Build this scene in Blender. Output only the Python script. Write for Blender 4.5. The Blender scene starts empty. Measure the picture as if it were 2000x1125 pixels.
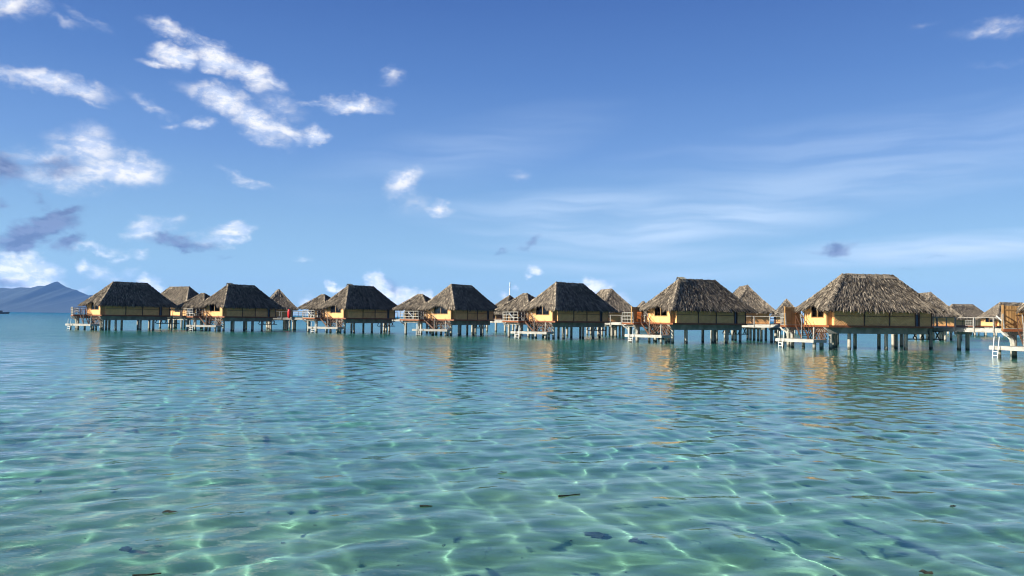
import bpy, bmesh, math, random
import numpy as np
from mathutils import Vector, Matrix

sc = bpy.context.scene
COL = sc.collection
R = math.radians
F_PX = 1632.0            # focal length in pixels of the 2000 px wide photograph
CAM_H = 2.44
ROLL = R(0.745)
PITCH = math.atan(59.0 / F_PX)
SUN_EL, SUN_AZ = R(24), R(-71)      # azimuth from -Y towards +X

# ------------------------------------------------------------------ render settings
sc.render.engine = 'CYCLES'
cy = sc.cycles
cy.use_denoising = True
cy.max_bounces = 10
cy.diffuse_bounces = 3
cy.glossy_bounces = 4
cy.transmission_bounces = 6
cy.transparent_max_bounces = 8
cy.volume_bounces = 0
cy.caustics_refractive = True
cy.caustics_reflective = True
cy.sample_clamp_indirect = 4.0
cy.blur_glossy = 0.3
cy.filter_width = 1.1
sc.view_settings.view_transform = 'Standard'
sc.view_settings.look = 'None'
sc.view_settings.exposure = 1.25
sc.view_settings.gamma = 1

# ------------------------------------------------------------------ camera
cam_d = bpy.data.cameras.new('camera')
cam = bpy.data.objects.new('camera', cam_d)
COL.objects.link(cam)
fwd = Vector((0, math.cos(PITCH), math.sin(PITCH)))
up0 = Vector((0, -math.sin(PITCH), math.cos(PITCH)))
rt0 = Vector((1, 0, 0))
rt = rt0 * math.cos(ROLL) + up0 * math.sin(ROLL)
up = up0 * math.cos(ROLL) - rt0 * math.sin(ROLL)
M = Matrix((( rt.x, up.x, -fwd.x, 0), (rt.y, up.y, -fwd.y, 0), (rt.z, up.z, -fwd.z, CAM_H), (0, 0, 0, 1)))
cam.matrix_world = M
cam_d.sensor_width = 36
cam_d.lens = F_PX / 2000 * 36
cam_d.clip_start = 0.1
cam_d.clip_end = 60000
sc.camera = cam

def ray(px, py):
    return (rt * ((px - 1000) / F_PX) + up * (-(py - 562.5) / F_PX) + fwd).normalized()

# ------------------------------------------------------------------ node helpers
class NT:
    def __init__(self, tree):
        self.t = tree; self.n = tree.nodes; self.l = tree.links
    def new(self, kind, **kw):
        nd = self.n.new(kind)
        for k, v in kw.items(): setattr(nd, k, v)
        return nd
    def link(self, a, b): self.l.new(a, b)
    def put(self, sock, v):
        if isinstance(v, bpy.types.NodeSocket): self.l.new(v, sock)
        else: sock.default_value = v
    def math(self, op, a, b=0.0, c=0.0, clamp=False):
        nd = self.new('ShaderNodeMath', operation=op); nd.use_clamp = clamp
        self.put(nd.inputs[0], a); self.put(nd.inputs[1], b); self.put(nd.inputs[2], c)
        return nd.outputs[0]
    def vmath(self, op, a, b=(0, 0, 0), scale=1.0):
        nd = self.new('ShaderNodeVectorMath', operation=op)
        self.put(nd.inputs[0], a); self.put(nd.inputs[1], b)
        if op == 'SCALE': self.put(nd.inputs['Scale'], scale)
        return nd.outputs['Value'] if op in ('LENGTH', 'DOT_PRODUCT', 'DISTANCE') else nd.outputs[0]
    def smooth(self, x, a, b, o0=0.0, o1=1.0):
        nd = self.new('ShaderNodeMapRange', interpolation_type='SMOOTHSTEP')
        self.put(nd.inputs[0], x)
        for i, v in enumerate((a, b, o0, o1)): self.put(nd.inputs[i + 1], v)
        return nd.outputs[0]
    def noise(self, vec, scale, detail=4.0, rough=0.5, dist=0.0):
        nd = self.new('ShaderNodeTexNoise')
        self.put(nd.inputs['Vector'], vec)
        nd.inputs['Scale'].default_value = scale; nd.inputs['Detail'].default_value = detail
        nd.inputs['Roughness'].default_value = rough; nd.inputs['Distortion'].default_value = dist
        return nd
    def mix(self, f, a, b, blend='MIX'):
        nd = self.new('ShaderNodeMix', data_type='RGBA', blend_type=blend)
        self.put(nd.inputs[0], f); self.put(nd.inputs[6], a); self.put(nd.inputs[7], b)
        return nd.outputs[2]
    def mapping(self, vec, loc=(0, 0, 0), rot=(0, 0, 0), scale=(1, 1, 1), kind='POINT'):
        nd = self.new('ShaderNodeMapping', vector_type=kind)
        self.put(nd.inputs[0], vec)
        nd.inputs[1].default_value = loc; nd.inputs[2].default_value = rot; nd.inputs[3].default_value = scale
        return nd.outputs[0]

def c4(r, g, b): return (r, g, b, 1.0)

# ------------------------------------------------------------------ sky with clouds
def build_world():
    w = bpy.data.worlds.new('World'); sc.world = w; w.use_nodes = True
    w.node_tree.nodes.clear()
    w.cycles.sampling_method = 'MANUAL'; w.cycles.sample_map_resolution = 256
    t = NT(w.node_tree)
    out = t.new('ShaderNodeOutputWorld')
    sky = t.new('ShaderNodeTexSky', sky_type='NISHITA')
    sky.sun_disc = False
    sky.sun_elevation = SUN_EL
    # sun_rotation is measured clockwise from +Y
    sx, sy = math.sin(SUN_AZ), -math.cos(SUN_AZ)
    sky.sun_rotation = math.atan2(sx, sy)
    sky.altitude = 0; sky.air_density = 1.0; sky.dust_density = 0.15; sky.ozone_density = 3.0
    hs = t.new('ShaderNodeHueSaturation')
    hs.inputs['Saturation'].default_value = 1.0
    hs.inputs['Value'].default_value = 0.707
    t.link(sky.outputs[0], hs.inputs['Color'])
    tc = t.new('ShaderNodeTexCoord')
    sep = t.new('ShaderNodeSeparateXYZ'); t.link(tc.outputs['Generated'], sep.inputs[0])
    az = t.math('ARCTAN2', sep.outputs[0], sep.outputs[1])
    el = t.math('ARCSINE', sep.outputs[2])
    # a clear maritime blue by height above the horizon, blended with the sky texture's own variation round the compass
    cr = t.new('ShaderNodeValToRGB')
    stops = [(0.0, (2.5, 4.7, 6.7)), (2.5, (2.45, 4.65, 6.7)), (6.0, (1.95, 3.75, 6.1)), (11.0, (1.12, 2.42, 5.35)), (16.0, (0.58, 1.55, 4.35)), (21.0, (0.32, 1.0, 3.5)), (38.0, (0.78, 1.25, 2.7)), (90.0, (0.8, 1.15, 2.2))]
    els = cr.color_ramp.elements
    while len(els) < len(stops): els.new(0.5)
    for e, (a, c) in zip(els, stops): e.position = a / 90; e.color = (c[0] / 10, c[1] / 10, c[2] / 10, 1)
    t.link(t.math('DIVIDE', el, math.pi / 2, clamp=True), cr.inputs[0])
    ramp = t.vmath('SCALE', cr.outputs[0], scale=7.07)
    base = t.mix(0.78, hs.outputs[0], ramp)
    cmb = t.new('ShaderNodeCombineXYZ')
    t.link(t.math('MULTIPLY', az, F_PX), cmb.inputs[0]); t.link(t.math('MULTIPLY', el, F_PX), cmb.inputs[1])
    p = cmb.outputs[0]
    # turbulence, slightly sheared along the wind
    pr = t.mapping(p, rot=(0, 0, R(18)), scale=(0.7, 1.25, 1))
    wn = t.noise(pr, 1 / 55, 4, 0.55)
    off = t.vmath('SCALE', t.vmath('SUBTRACT', wn.outputs['Color'], (0.5, 0.5, 0.5)), scale=62.0)
    pw = t.vmath('ADD', p, off)
    wn2 = t.noise(p, 1 / 16, 4, 0.6)
    off2 = t.vmath('SCALE', t.vmath('SUBTRACT', wn2.outputs['Color'], (0.5, 0.5, 0.5)), scale=13.0)
    pw = t.vmath('ADD', pw, off2)
    fb = t.noise(pr, 1 / 38, 8, 0.62, 0.3).outputs['Fac']

    def blobs(vec, lst):
        acc = None
        sv = t.new('ShaderNodeSeparateXYZ'); t.link(vec, sv.inputs[0])
        for (x, y, rx, ry, rot, s) in lst:
            d = ray(x, y)
            u, v = math.atan2(d.x, d.y) * F_PX, math.asin(d.z) * F_PX
            cv = t.new('ShaderNodeCombineXYZ'); t.link(sv.outputs[0], cv.inputs[0]); t.link(sv.outputs[1], cv.inputs[1])
            if acc is not None: t.link(acc, cv.inputs[2])      # keeps the evaluation in sequence
            m = t.mapping(cv.outputs[0], loc=(u, v, 0), rot=(0, 0, R(-rot)), scale=(rx * 1.25, ry * 1.25, 1e9), kind='TEXTURE')
            ln = t.vmath('LENGTH', m)
            g = t.math('MULTIPLY_ADD', ln, -s, s)         # s * (1 - r)
            acc = g if acc is None else t.math('MAXIMUM', acc, g)
        return t.math('MAXIMUM', acc, 0.0)

    W = [(345,105,40,22,5,1),(430,120,60,26,20,1),(490,145,66,26,22,1),(530,156,40,14,20,.7),(312,120,40,9,-8,.6),
         (345,63,62,12,14,.55),(398,84,32,9,38,.5),
         (385,182,50,18,5,.5),(440,195,70,22,15,.85),(505,232,80,30,32,.9),(562,262,50,18,20,.8),(612,268,30,20,-20,.9),(545,205,60,26,25,.38),
         (692,208,66,19,-4,.9),(620,208,50,7,0,.42),
         (90,163,105,20,4,.8),(182,198,34,7,15,.35),(770,150,28,16,-10,.5),(390,238,28,15,-15,.6),(332,240,22,10,0,.32),(292,200,55,10,20,.36),
         (170,290,66,42,0,.7),(232,332,88,34,-5,1),(150,345,130,24,0,.55),(92,308,66,24,0,.5),(300,322,42,22,25,.48),
         (482,350,55,11,20,.5),(788,355,42,26,-30,.75),(856,408,32,18,0,.8),(805,392,50,26,25,.28),
         (285,445,40,24,-15,.7),(335,438,30,18,-15,.4),(456,455,46,20,-5,.95),(415,468,58,12,0,.45),
         (30,8,60,26,-10,.7),(130,42,32,9,5,.34),(172,38,42,12,20,.34),
         (42,520,56,25,8,1.15),(64,546,64,25,15,.8),(85,562,80,10,-3,1.2),
         (186,490,46,7,0,.5),(232,504,24,9,-15,.5),(275,500,20,9,0,.4),(168,520,16,12,0,.7),(202,532,36,13,10,.5),(255,535,24,10,0,.45),
         (300,560,24,16,30,1.2),(735,545,22,20,0,1.6),(752,575,44,26,35,.9),(797,575,30,24,20,1.5),(835,580,18,20,0,1.3),
         (648,555,12,14,0,1.3),(664,558,16,9,-25,.8),(600,585,20,12,0,.7),(1165,558,30,22,0,1.6),(1198,580,36,20,25,.9),(1040,533,18,8,0,1.0),(985,582,10,10,0,.5),(1005,566,8,12,0,.5),
         (1945,60,72,18,0,.4),(1810,45,32,9,0,.2),(1950,122,52,9,0,.2),(1015,340,26,18,0,.26),(595,505,20,6,0,.3)]
    D = [(75,452,74,28,-28,1.1),(122,414,48,15,-12,1.0),(32,475,50,18,-10,1.05),(135,476,26,19,-30,.75),(72,382,26,14,30,.5),(6,330,40,34,0,.8),(0,400,12,10,0,.4),
         (92,322,60,18,0,.5),(360,474,64,13,3,.85),(318,468,20,13,0,.7),(446,500,22,6,-15,.4),
         (1032,470,34,8,-22,.5),(986,490,16,6,-22,.4),(1625,488,46,12,-5,.6),(1832,506,30,5,0,.28),(1772,512,22,5,-10,.25),(1330,520,20,4,-15,.2),
         (10,548,40,18,0,.55),(770,560,36,18,30,.4)]
    C = [(1300,440,330,44,-4,.75),(1200,482,300,30,5,.45),(1860,485,330,26,-2,.85),(1500,522,350,20,-6,.5),(1150,405,330,36,-3,.4),
         (1720,300,500,70,-4,.2),(1600,365,480,50,-4,.32),(1080,520,300,16,2,.3),(900,300,300,60,-14,.15)]
    aw = blobs(pw, W)
    ad = blobs(pw, D)
    fbc = t.math('SUBTRACT', fb, 0.5)
    def dens(a, k, lo, hi):
        lift = t.math('MULTIPLY', fbc, t.math('MINIMUM', t.math('MULTIPLY', a, 3.0), 1.0))
        return t.smooth(t.math('MULTIPLY_ADD', lift, k, a), lo, hi)
    dw = dens(aw, 0.72, 0.02, 0.86)
    dd = dens(ad, 1.2, 0.05, 0.72)
    # cirrus: broad soft bodies broken into streaks
    wl = t.noise(p, 1 / 260, 2, 0.5)
    pc = t.vmath('ADD', p, t.vmath('SCALE', t.vmath('SUBTRACT', wl.outputs['Color'], (0.5, 0.5, 0.5)), scale=70.0))
    ps = t.mapping(pc, rot=(0, 0, R(7)), scale=(1 / 420, 1 / 34, 0))
    st = t.noise(ps, 1.0, 4, 0.5, 0.3).outputs['Fac']
    ps2 = t.mapping(pc, rot=(0, 0, R(-14)), scale=(1 / 300, 1 / 24, 0))
    st2 = t.noise(ps2, 1.0, 3, 0.5, 0.2).outputs['Fac']
    ac = blobs(p, C)
    stm = t.math('MULTIPLY_ADD', st2, 0.5, t.math('MULTIPLY', st, 0.8))
    dc = t.math('MULTIPLY', ac, t.smooth(stm, 0.46, 0.84, 0.25, 1.5))
    # lit side / shaded side of the clouds by their relief
    rel = t.noise(t.vmath('ADD', pr, (9.0, -7.0, 0)), 1 / 38, 8, 0.62, 0.3).outputs['Fac']
    relief = t.smooth(t.math('SUBTRACT', fb, rel), -0.10, 0.10)
    wcol = t.mix(relief, c4(3.9, 4.4, 5.5), c4(6.0, 5.9, 5.9))
    wcol = t.vmath('SCALE', wcol, scale=t.smooth(el, 0.0, 0.14, 1.35, 1.0))
    dcol = t.mix(relief, c4(0.68, 0.95, 1.95), c4(1.25, 1.6, 2.75))
    ccol = c4(3.9, 4.8, 6.0)
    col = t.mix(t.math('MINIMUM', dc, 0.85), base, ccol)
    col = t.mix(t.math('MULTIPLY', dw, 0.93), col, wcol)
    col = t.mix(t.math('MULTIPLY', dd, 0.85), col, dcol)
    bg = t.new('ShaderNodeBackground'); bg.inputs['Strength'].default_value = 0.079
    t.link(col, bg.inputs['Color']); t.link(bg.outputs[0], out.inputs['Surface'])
build_world()

sun_d = bpy.data.lights.new('sun', 'SUN')
sun_d.energy = 5.0; sun_d.angle = R(0.5); sun_d.color = (1.0, 0.955, 0.82)
sun = bpy.data.objects.new('sun', sun_d); COL.objects.link(sun)
sdir = Vector((math.sin(SUN_AZ) * math.cos(SUN_EL), -math.cos(SUN_AZ) * math.cos(SUN_EL), math.sin(SUN_EL)))
sun.rotation_euler = sdir.to_track_quat('Z', 'Y').to_euler()
sun.location = sdir * 100
sun_d.cycles.is_caustics_light = True

# ------------------------------------------------------------------ materials
MAT = {}
def new_mat(name):
    m = bpy.data.materials.new(name); m.use_nodes = True; m.node_tree.nodes.clear()
    t = NT(m.node_tree); out = t.new('ShaderNodeOutputMaterial')
    MAT[name] = m
    return m, t, out

def simple(name, cols, scale=(1, 1, 1), rough=0.7, bump=0.0, bscale=None, detail=6, tone=0.0, spec=0.3, metal=0.0):
    """two-tone noise paint in object space; tone: how much the per-piece value shifts it"""
    m, t, out = new_mat(name)
    tc = t.new('ShaderNodeTexCoord'); v = t.mapping(tc.outputs['Object'], scale=scale)
    n = t.noise(v, 1.0, detail, 0.6)
    f = t.smooth(n.outputs['Fac'], 0.3, 0.7)
    col = t.mix(f, c4(*cols[0]), c4(*cols[1]))
    if tone:
        at = t.new('ShaderNodeAttribute'); at.attribute_name = 'tone'
        k = t.math('MULTIPLY_ADD', at.outputs['Fac'], 2 * tone, 1 - tone)
        col = t.vmath('SCALE', col, scale=k)
    b = t.new('ShaderNodeBsdfPrincipled'); t.link(col, b.inputs['Base Color'])
    b.inputs['Roughness'].default_value = rough; b.inputs['Specular IOR Level'].default_value = spec
    b.inputs['Metallic'].default_value = metal
    if bump:
        n2 = t.noise(t.mapping(tc.outputs['Object'], scale=bscale or scale), 1.0, 4, 0.6)
        bp = t.new('ShaderNodeBump'); bp.inputs['Strength'].default_value = bump; bp.inputs['Distance'].default_value = 0.05
        t.link(n2.outputs['Fac'], bp.inputs['Height']); t.link(bp.outputs[0], b.inputs['Normal'])
    t.link(b.outputs[0], out.inputs['Surface'])
    return m

def mat_water():
    m, t, out = new_mat('water')
    geo = t.new('ShaderNodeNewGeometry')
    n1 = t.noise(t.mapping(geo.outputs['Position'], rot=(0, 0, R(12)), scale=(3.0, 4.6, 1)), 1.0, 3, 0.5)
    n2 = t.noise(t.mapping(geo.outputs['Position'], rot=(0, 0, R(-25)), scale=(8, 11, 1)), 1.0, 2, 0.5)
    h = t.math('MULTIPLY_ADD', n2.outputs['Fac'], 0.25, n1.outputs['Fac'])
    bp = t.new('ShaderNodeBump'); bp.inputs['Strength'].default_value = 1.0; bp.inputs['Distance'].default_value = 0.005
    t.link(h, bp.inputs['Height'])
    g = t.new('ShaderNodeBsdfGlass'); g.inputs['IOR'].default_value = 1.333; g.inputs['Roughness'].default_value = 0.0
    t.link(bp.outputs[0], g.inputs['Normal'])
    # breeze: the open water out by the huts is ruffled finer than the waves modelled, the shallows are calm
    sp = t.new('ShaderNodeSeparateXYZ'); t.link(geo.outputs['Position'], sp.inputs[0])
    pat = t.noise(t.mapping(geo.outputs['Position'], scale=(0.03, 0.05, 1)), 1.0, 3, 0.5).outputs['Fac']
    yy = t.math('MULTIPLY_ADD', t.math('SUBTRACT', pat, 0.5), 40.0, sp.outputs[1])
    t.link(t.smooth(yy, 22.0, 90.0, 0.0, 0.21), g.inputs['Roughness'])
    t.link(g.outputs[0], out.inputs['Surface'])
mat_water()

def mat_depth():
    m, t, out = new_mat('depth')
    va = t.new('ShaderNodeVolumeAbsorption')
    va.inputs['Color'].default_value = c4(0.10, 0.845, 0.885); va.inputs['Density'].default_value = 0.58
    t.link(va.outputs[0], out.inputs['Volume'])
mat_depth()

def mat_sand():
    m, t, out = new_mat('sand')
    geo = t.new('ShaderNodeNewGeometry'); P = geo.outputs['Position']
    a = t.noise(t.mapping(P, scale=(0.22, 0.22, 1)), 1.0, 5, 0.6).outputs['Fac']
    b = t.noise(P, 3.0, 6, 0.65).outputs['Fac']
    col = t.mix(t.smooth(a, 0.35, 0.68), c4(0.375, 0.395, 0.26), c4(0.225, 0.27, 0.175))
    col = t.mix(t.smooth(b, 0.55, 0.85, 0.0, 0.6), col, c4(0.26, 0.29, 0.19))
    sp = t.noise(P, 34.0, 3, 0.7).outputs['Fac']
    col = t.mix(t.smooth(sp, 0.73, 0.80), col, c4(0.10, 0.12, 0.09))
    bs = t.new('ShaderNodeBsdfPrincipled'); t.link(col, bs.inputs['Base Color']); bs.inputs['Roughness'].default_value = 0.95
    bs.inputs['Specular IOR Level'].default_value = 0.05
    bp = t.new('ShaderNodeBump'); bp.inputs['Strength'].default_value = 0.4; bp.inputs['Distance'].default_value = 0.03
    t.link(t.noise(P, 5.0, 5, 0.6).outputs['Fac'], bp.inputs['Height']); t.link(bp.outputs[0], bs.inputs['Normal'])
    t.link(bs.outputs[0], out.inputs['Surface'])
mat_sand()

def mat_haze():
    m, t, out = new_mat('haze')
    pv = t.new('ShaderNodeVolumePrincipled')
    pv.inputs['Color'].default_value = c4(0.22, 0.46, 1.0); pv.inputs['Density'].default_value = HAZE
    pv.inputs['Anisotropy'].default_value = 0.0
    t.link(pv.outputs[0], out.inputs['Volume'])
HAZE = 0.00007
mat_haze()
simple('forest', ((0.008, 0.017, 0.020), (0.018, 0.030, 0.030)), scale=(0.02, 0.02, 0.03), rough=0.95, bump=0.0)

def mat_thatch():
    m, t, out = new_mat('thatch')
    tc = t.new('ShaderNodeTexCoord')
    at = t.new('ShaderNodeAttribute'); at.attribute_name = 'tone'
    n = t.noise(t.mapping(tc.outputs['Object'], scale=(9, 9, 2.2)), 1.0, 5, 0.7).outputs['Fac']
    k = t.math('MULTIPLY_ADD', t.math('SUBTRACT', n, 0.5), 0.9, at.outputs['Fac'], clamp=True)
    cr = t.new('ShaderNodeValToRGB'); els = cr.color_ramp.elements
    els[0].position = 0.05; els[0].color = c4(0.022, 0.019, 0.017)
    els[1].position = 0.95; els[1].color = c4(0.345, 0.282, 0.21)
    e = els.new(0.5); e.color = c4(0.110, 0.088, 0.068)
    t.link(k, cr.inputs[0])
    oi = t.new('ShaderNodeObjectInfo')
    big = t.noise(t.mapping(tc.outputs['Object'], scale=(0.5, 0.5, 0.7)), 1.0, 3, 0.5).outputs['Fac']
    fac = t.math('ADD', t.math('MULTIPLY_ADD', oi.outputs['Random'], 0.35, 0.62), t.math('MULTIPLY', big, 0.45))
    colr = t.vmath('SCALE', cr.outputs[0], scale=fac)
    b = t.new('ShaderNodeBsdfPrincipled'); t.link(colr, b.inputs['Base Color'])
    b.inputs['Roughness'].default_value = 0.9; b.inputs['Specular IOR Level'].default_value = 0.1
    t.link(b.outputs[0], out.inputs['Surface'])
mat_thatch()

def mat_weave():
    m, t, out = new_mat('bamboo_weave')
    tc = t.new('ShaderNodeTexCoord')
    sep = t.new('ShaderNodeSeparateXYZ'); t.link(tc.outputs['Object'], sep.inputs[0])
    u = t.math('ADD', sep.outputs[0], sep.outputs[1])
    # herringbone of split bamboo
    zig = t.math('PINGPONG', u, 0.45)
    ph = t.math('ADD', t.math('MULTIPLY', zig, 1.0), sep.outputs[2])
    st = t.math('SINE', t.math('MULTIPLY', ph, 24.0))
    n = t.noise(t.mapping(tc.outputs['Object'], scale=(2.2, 2.2, 2.6)), 1.0, 6, 0.65).outputs['Fac']
    col = t.mix(t.smooth(n, 0.3, 0.7), c4(0.58, 0.285, 0.108), c4(0.74, 0.39, 0.16))
    col = t.mix(t.smooth(st, 0.2, 0.95, 0.0, 0.30), col, c4(0.31, 0.155, 0.06))
    wx = t.noise(t.mapping(tc.outputs['Object'], scale=(5, 5, 0.5)), 1.0, 4, 0.6).outputs['Fac']
    col = t.mix(t.smooth(wx, 0.58, 0.78, 0.0, 0.4), col, c4(0.26, 0.17, 0.08))
    at = t.new('ShaderNodeAttribute'); at.attribute_name = 'tone'
    col = t.vmath('SCALE', col, scale=t.math('MULTIPLY_ADD', at.outputs['Fac'], 0.5, 0.75))
    b = t.new('ShaderNodeBsdfPrincipled'); t.link(col, b.inputs['Base Color'])
    b.inputs['Roughness'].default_value = 0.65; b.inputs['Specular IOR Level'].default_value = 0.25
    bp = t.new('ShaderNodeBump'); bp.inputs['Strength'].default_value = 0.4; bp.inputs['Distance'].default_value = 0.01
    t.link(st, bp.inputs['Height']); t.link(bp.outputs[0], b.inputs['Normal'])
    t.link(b.outputs[0], out.inputs['Surface'])
mat_weave()

def mat_glass():
    m, t, out = new_mat('window_glass')
    fr = t.new('ShaderNodeFresnel'); fr.inputs[0].default_value = 1.5
    tr = t.new('ShaderNodeBsdfTransparent'); tr.inputs[0].default_value = c4(0.55, 0.6, 0.6)
    gl = t.new('ShaderNodeBsdfGlossy'); gl.inputs['Roughness'].default_value = 0.04
    mx = t.new('ShaderNodeMixShader'); t.link(fr.outputs[0], mx.inputs[0]); t.link(tr.outputs[0], mx.inputs[1]); t.link(gl.outputs[0], mx.inputs[2])
    t.link(mx.outputs[0], out.inputs['Surface'])
mat_glass()
simple('pale_straw', ((0.30, 0.25, 0.16), (0.44, 0.38, 0.26)), scale=(6, 6, 6), rough=0.9)
simple('blue_shutter', ((0.018, 0.045, 0.095), (0.028, 0.065, 0.13)), scale=(2, 2, 6), rough=0.35, spec=0.5)  # slit windows: the blue of the reflected sky is put into the base colour
simple('brown_wood', ((0.045, 0.022, 0.013), (0.10, 0.045, 0.024)), scale=(3, 3, 9), rough=0.6, bump=0.2, tone=0.25)
simple('red_wood', ((0.135, 0.042, 0.016), (0.22, 0.07, 0.025)), scale=(2, 2, 8), rough=0.55, tone=0.2)
simple('yellow_wood', ((0.25, 0.135, 0.05), (0.35, 0.20, 0.078)), scale=(5, 5, 1.2), rough=0.6, tone=0.3)
simple('grey_wood', ((0.15, 0.138, 0.122), (0.29, 0.268, 0.24)), scale=(2, 2, 7), rough=0.8, bump=0.2, tone=0.25)
simple('white_wood', ((0.22, 0.206, 0.183), (0.37, 0.35, 0.31)), scale=(1.5, 1.5, 6), rough=0.75, bump=0.15, tone=0.15)
simple('concrete', ((0.17, 0.16, 0.135), (0.30, 0.28, 0.24)), scale=(1.3, 1.3, 1.3), rough=0.85, bump=0.3, bscale=(8, 8, 8))
simple('dark_wood', ((0.030, 0.022, 0.018), (0.065, 0.045, 0.034)), scale=(3, 3, 9), rough=0.7)
simple('white_paint', ((0.52, 0.51, 0.49), (0.62, 0.61, 0.59)), scale=(2, 2, 2), rough=0.5)
simple('curtain', ((0.45, 0.43, 0.40), (0.62, 0.60, 0.56)), scale=(14, 14, 0.6), rough=0.9)
simple('orange_cloth', ((0.45, 0.10, 0.02), (0.55, 0.15, 0.03)), scale=(3, 3, 3), rough=0.8)
simple('red_plastic', ((0.42, 0.012, 0.014), (0.52, 0.018, 0.02)), scale=(3, 3, 3), rough=0.4)
simple('steel', ((0.55, 0.55, 0.55), (0.7, 0.7, 0.7)), scale=(3, 3, 3), rough=0.35, metal=0.7)
simple('leaf_litter', ((0.012, 0.014, 0.010), (0.035, 0.035, 0.022)), scale=(20, 20, 20), rough=0.8)
simple('dead_leaf', ((0.03, 0.028, 0.018), (0.07, 0.06, 0.035)), scale=(20, 20, 20), rough=0.8)
simple('weedy_stone', ((0.045, 0.055, 0.038), (0.11, 0.115, 0.08)), scale=(12, 12, 12), rough=0.9)
simple('boat_hull', ((0.02, 0.025, 0.03), (0.04, 0.045, 0.05)), scale=(1, 1, 1), rough=0.4)

def mat_pile():
    """concrete pile: wet dark band at the waterline, pale above"""
    m, t, out = new_mat('pile')
    tc = t.new('ShaderNodeTexCoord'); geo = t.new('ShaderNodeNewGeometry')
    sep = t.new('ShaderNodeSeparateXYZ'); t.link(geo.outputs['Position'], sep.inputs[0])
    n = t.noise(t.mapping(tc.outputs['Object'], scale=(4, 4, 1.5)), 1.0, 5, 0.65).outputs['Fac']
    col = t.mix(t.smooth(n, 0.3, 0.7), c4(0.22, 0.20, 0.16), c4(0.38, 0.345, 0.28))
    lvl = t.math('MULTIPLY_ADD', n, 0.45, t.math('MULTIPLY', sep.outputs[2], -1.0))
    col = t.mix(t.smooth(lvl, -0.08, 0.12), col, c4(0.055, 0.055, 0.04))
    b = t.new('ShaderNodeBsdfPrincipled'); t.link(col, b.inputs['Base Color']); b.inputs['Roughness'].default_value = 0.8
    t.link(b.outputs[0], out.inputs['Surface'])
mat_pile()

# ------------------------------------------------------------------ mesh helper
class MB:
    def __init__(self): self.v = []; self.f = []; self.c = []
    def add(self, vs, fs, tone=None):
        b = len(self.v); self.v += [tuple(v) for v in vs]; self.f += [tuple(b + i for i in f) for f in fs]
        self.c += [0.5 if tone is None else tone] * len(vs)
    def box(self, a, b, tone=None):
        x0, y0, z0 = a; x1, y1, z1 = b
        self.add([(x0,y0,z0),(x1,y0,z0),(x1,y1,z0),(x0,y1,z0),(x0,y0,z1),(x1,y0,z1),(x1,y1,z1),(x0,y1,z1)],
                 [(0,3,2,1),(4,5,6,7),(0,1,5,4),(1,2,6,5),(2,3,7,6),(3,0,4,7)], tone)
    def beam(self, p, q, w, h, tone=None, roll=0.0):
        p, q = Vector(p), Vector(q); d = (q - p).normalized()
        s = d.cross(Vector((0, 0, 1)))
        if s.length < 1e-4: s = Vector((1, 0, 0))
        s.normalize(); u = s.cross(d)
        if roll: m = Matrix.Rotation(roll, 3, d); s = m @ s; u = m @ u
        vs = []
        for e in (p, q):
            for a, b in ((-1,-1),(1,-1),(1,1),(-1,1)): vs.append(e + s * (a * w / 2) + u * (b * h / 2))
        self.add(vs, [(0,1,2,3),(7,6,5,4),(0,4,5,1),(1,5,6,2),(2,6,7,3),(3,7,4,0)], tone)
    def tube(self, p, q, r0, r1=None, n=10, tone=None, rings=1):
        r1 = r0 if r1 is None else r1
        p, q = Vector(p), Vector(q); d = (q - p).normalized()
        s = d.cross(Vector((0, 0, 1)))
        if s.length < 1e-4: s = Vector((1, 0, 0))
        s.normalize(); u = s.cross(d); vs = []
        for k in range(rings + 1):
            f = k / rings; e = p.lerp(q, f); r = r0 + (r1 - r0) * f
            for i in range(n):
                a = 2 * math.pi * i / n; vs.append(e + s * (r * math.cos(a)) + u * (r * math.sin(a)))
        fs = [tuple(reversed(range(n))), tuple(range(rings * n, rings * n + n))]
        for k in range(rings):
            for i in range(n):
                j = (i + 1) % n; fs.append((k*n+i, k*n+j, k*n+n+j, k*n+n+i))
        self.add(vs, fs, tone)
    def prism(self, poly, z0, z1, tone=None):
        n = len(poly)
        vs = [(x, y, z0) for x, y in poly] + [(x, y, z1) for x, y in poly]
        self.add(vs, [tuple(reversed(range(n))), tuple(range(n, 2*n))] + [(i, (i+1) % n, n + (i+1) % n, n + i) for i in range(n)], tone)
    def mesh(self, name):
        me = bpy.data.meshes.new(name); me.from_pydata(self.v, [], self.f)
        a = me.attributes.new('tone', 'FLOAT', 'POINT'); a.data.foreach_set('value', np.array(self.c, np.float32))
        me.update(); return me
    def build(self, name, mat, parent=None):
        o = bpy.data.objects.new(name, self.mesh(name)); COL.objects.link(o)
        o.data.materials.append(mat)
        if parent: o.parent = parent
        return o

def tag(o, label=None, cat=None, group=None, kind=None):
    if label: o['label'] = label
    if cat: o['category'] = cat
    if group: o['group'] = group
    if kind: o['kind'] = kind
    return o
def empty(name, loc=(0, 0, 0), rz=0.0):
    o = bpy.data.objects.new(name, None); COL.objects.link(o); o.location = loc; o.rotation_euler = (0, 0, rz)
    o.empty_display_size = 0.5
    return o

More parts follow.
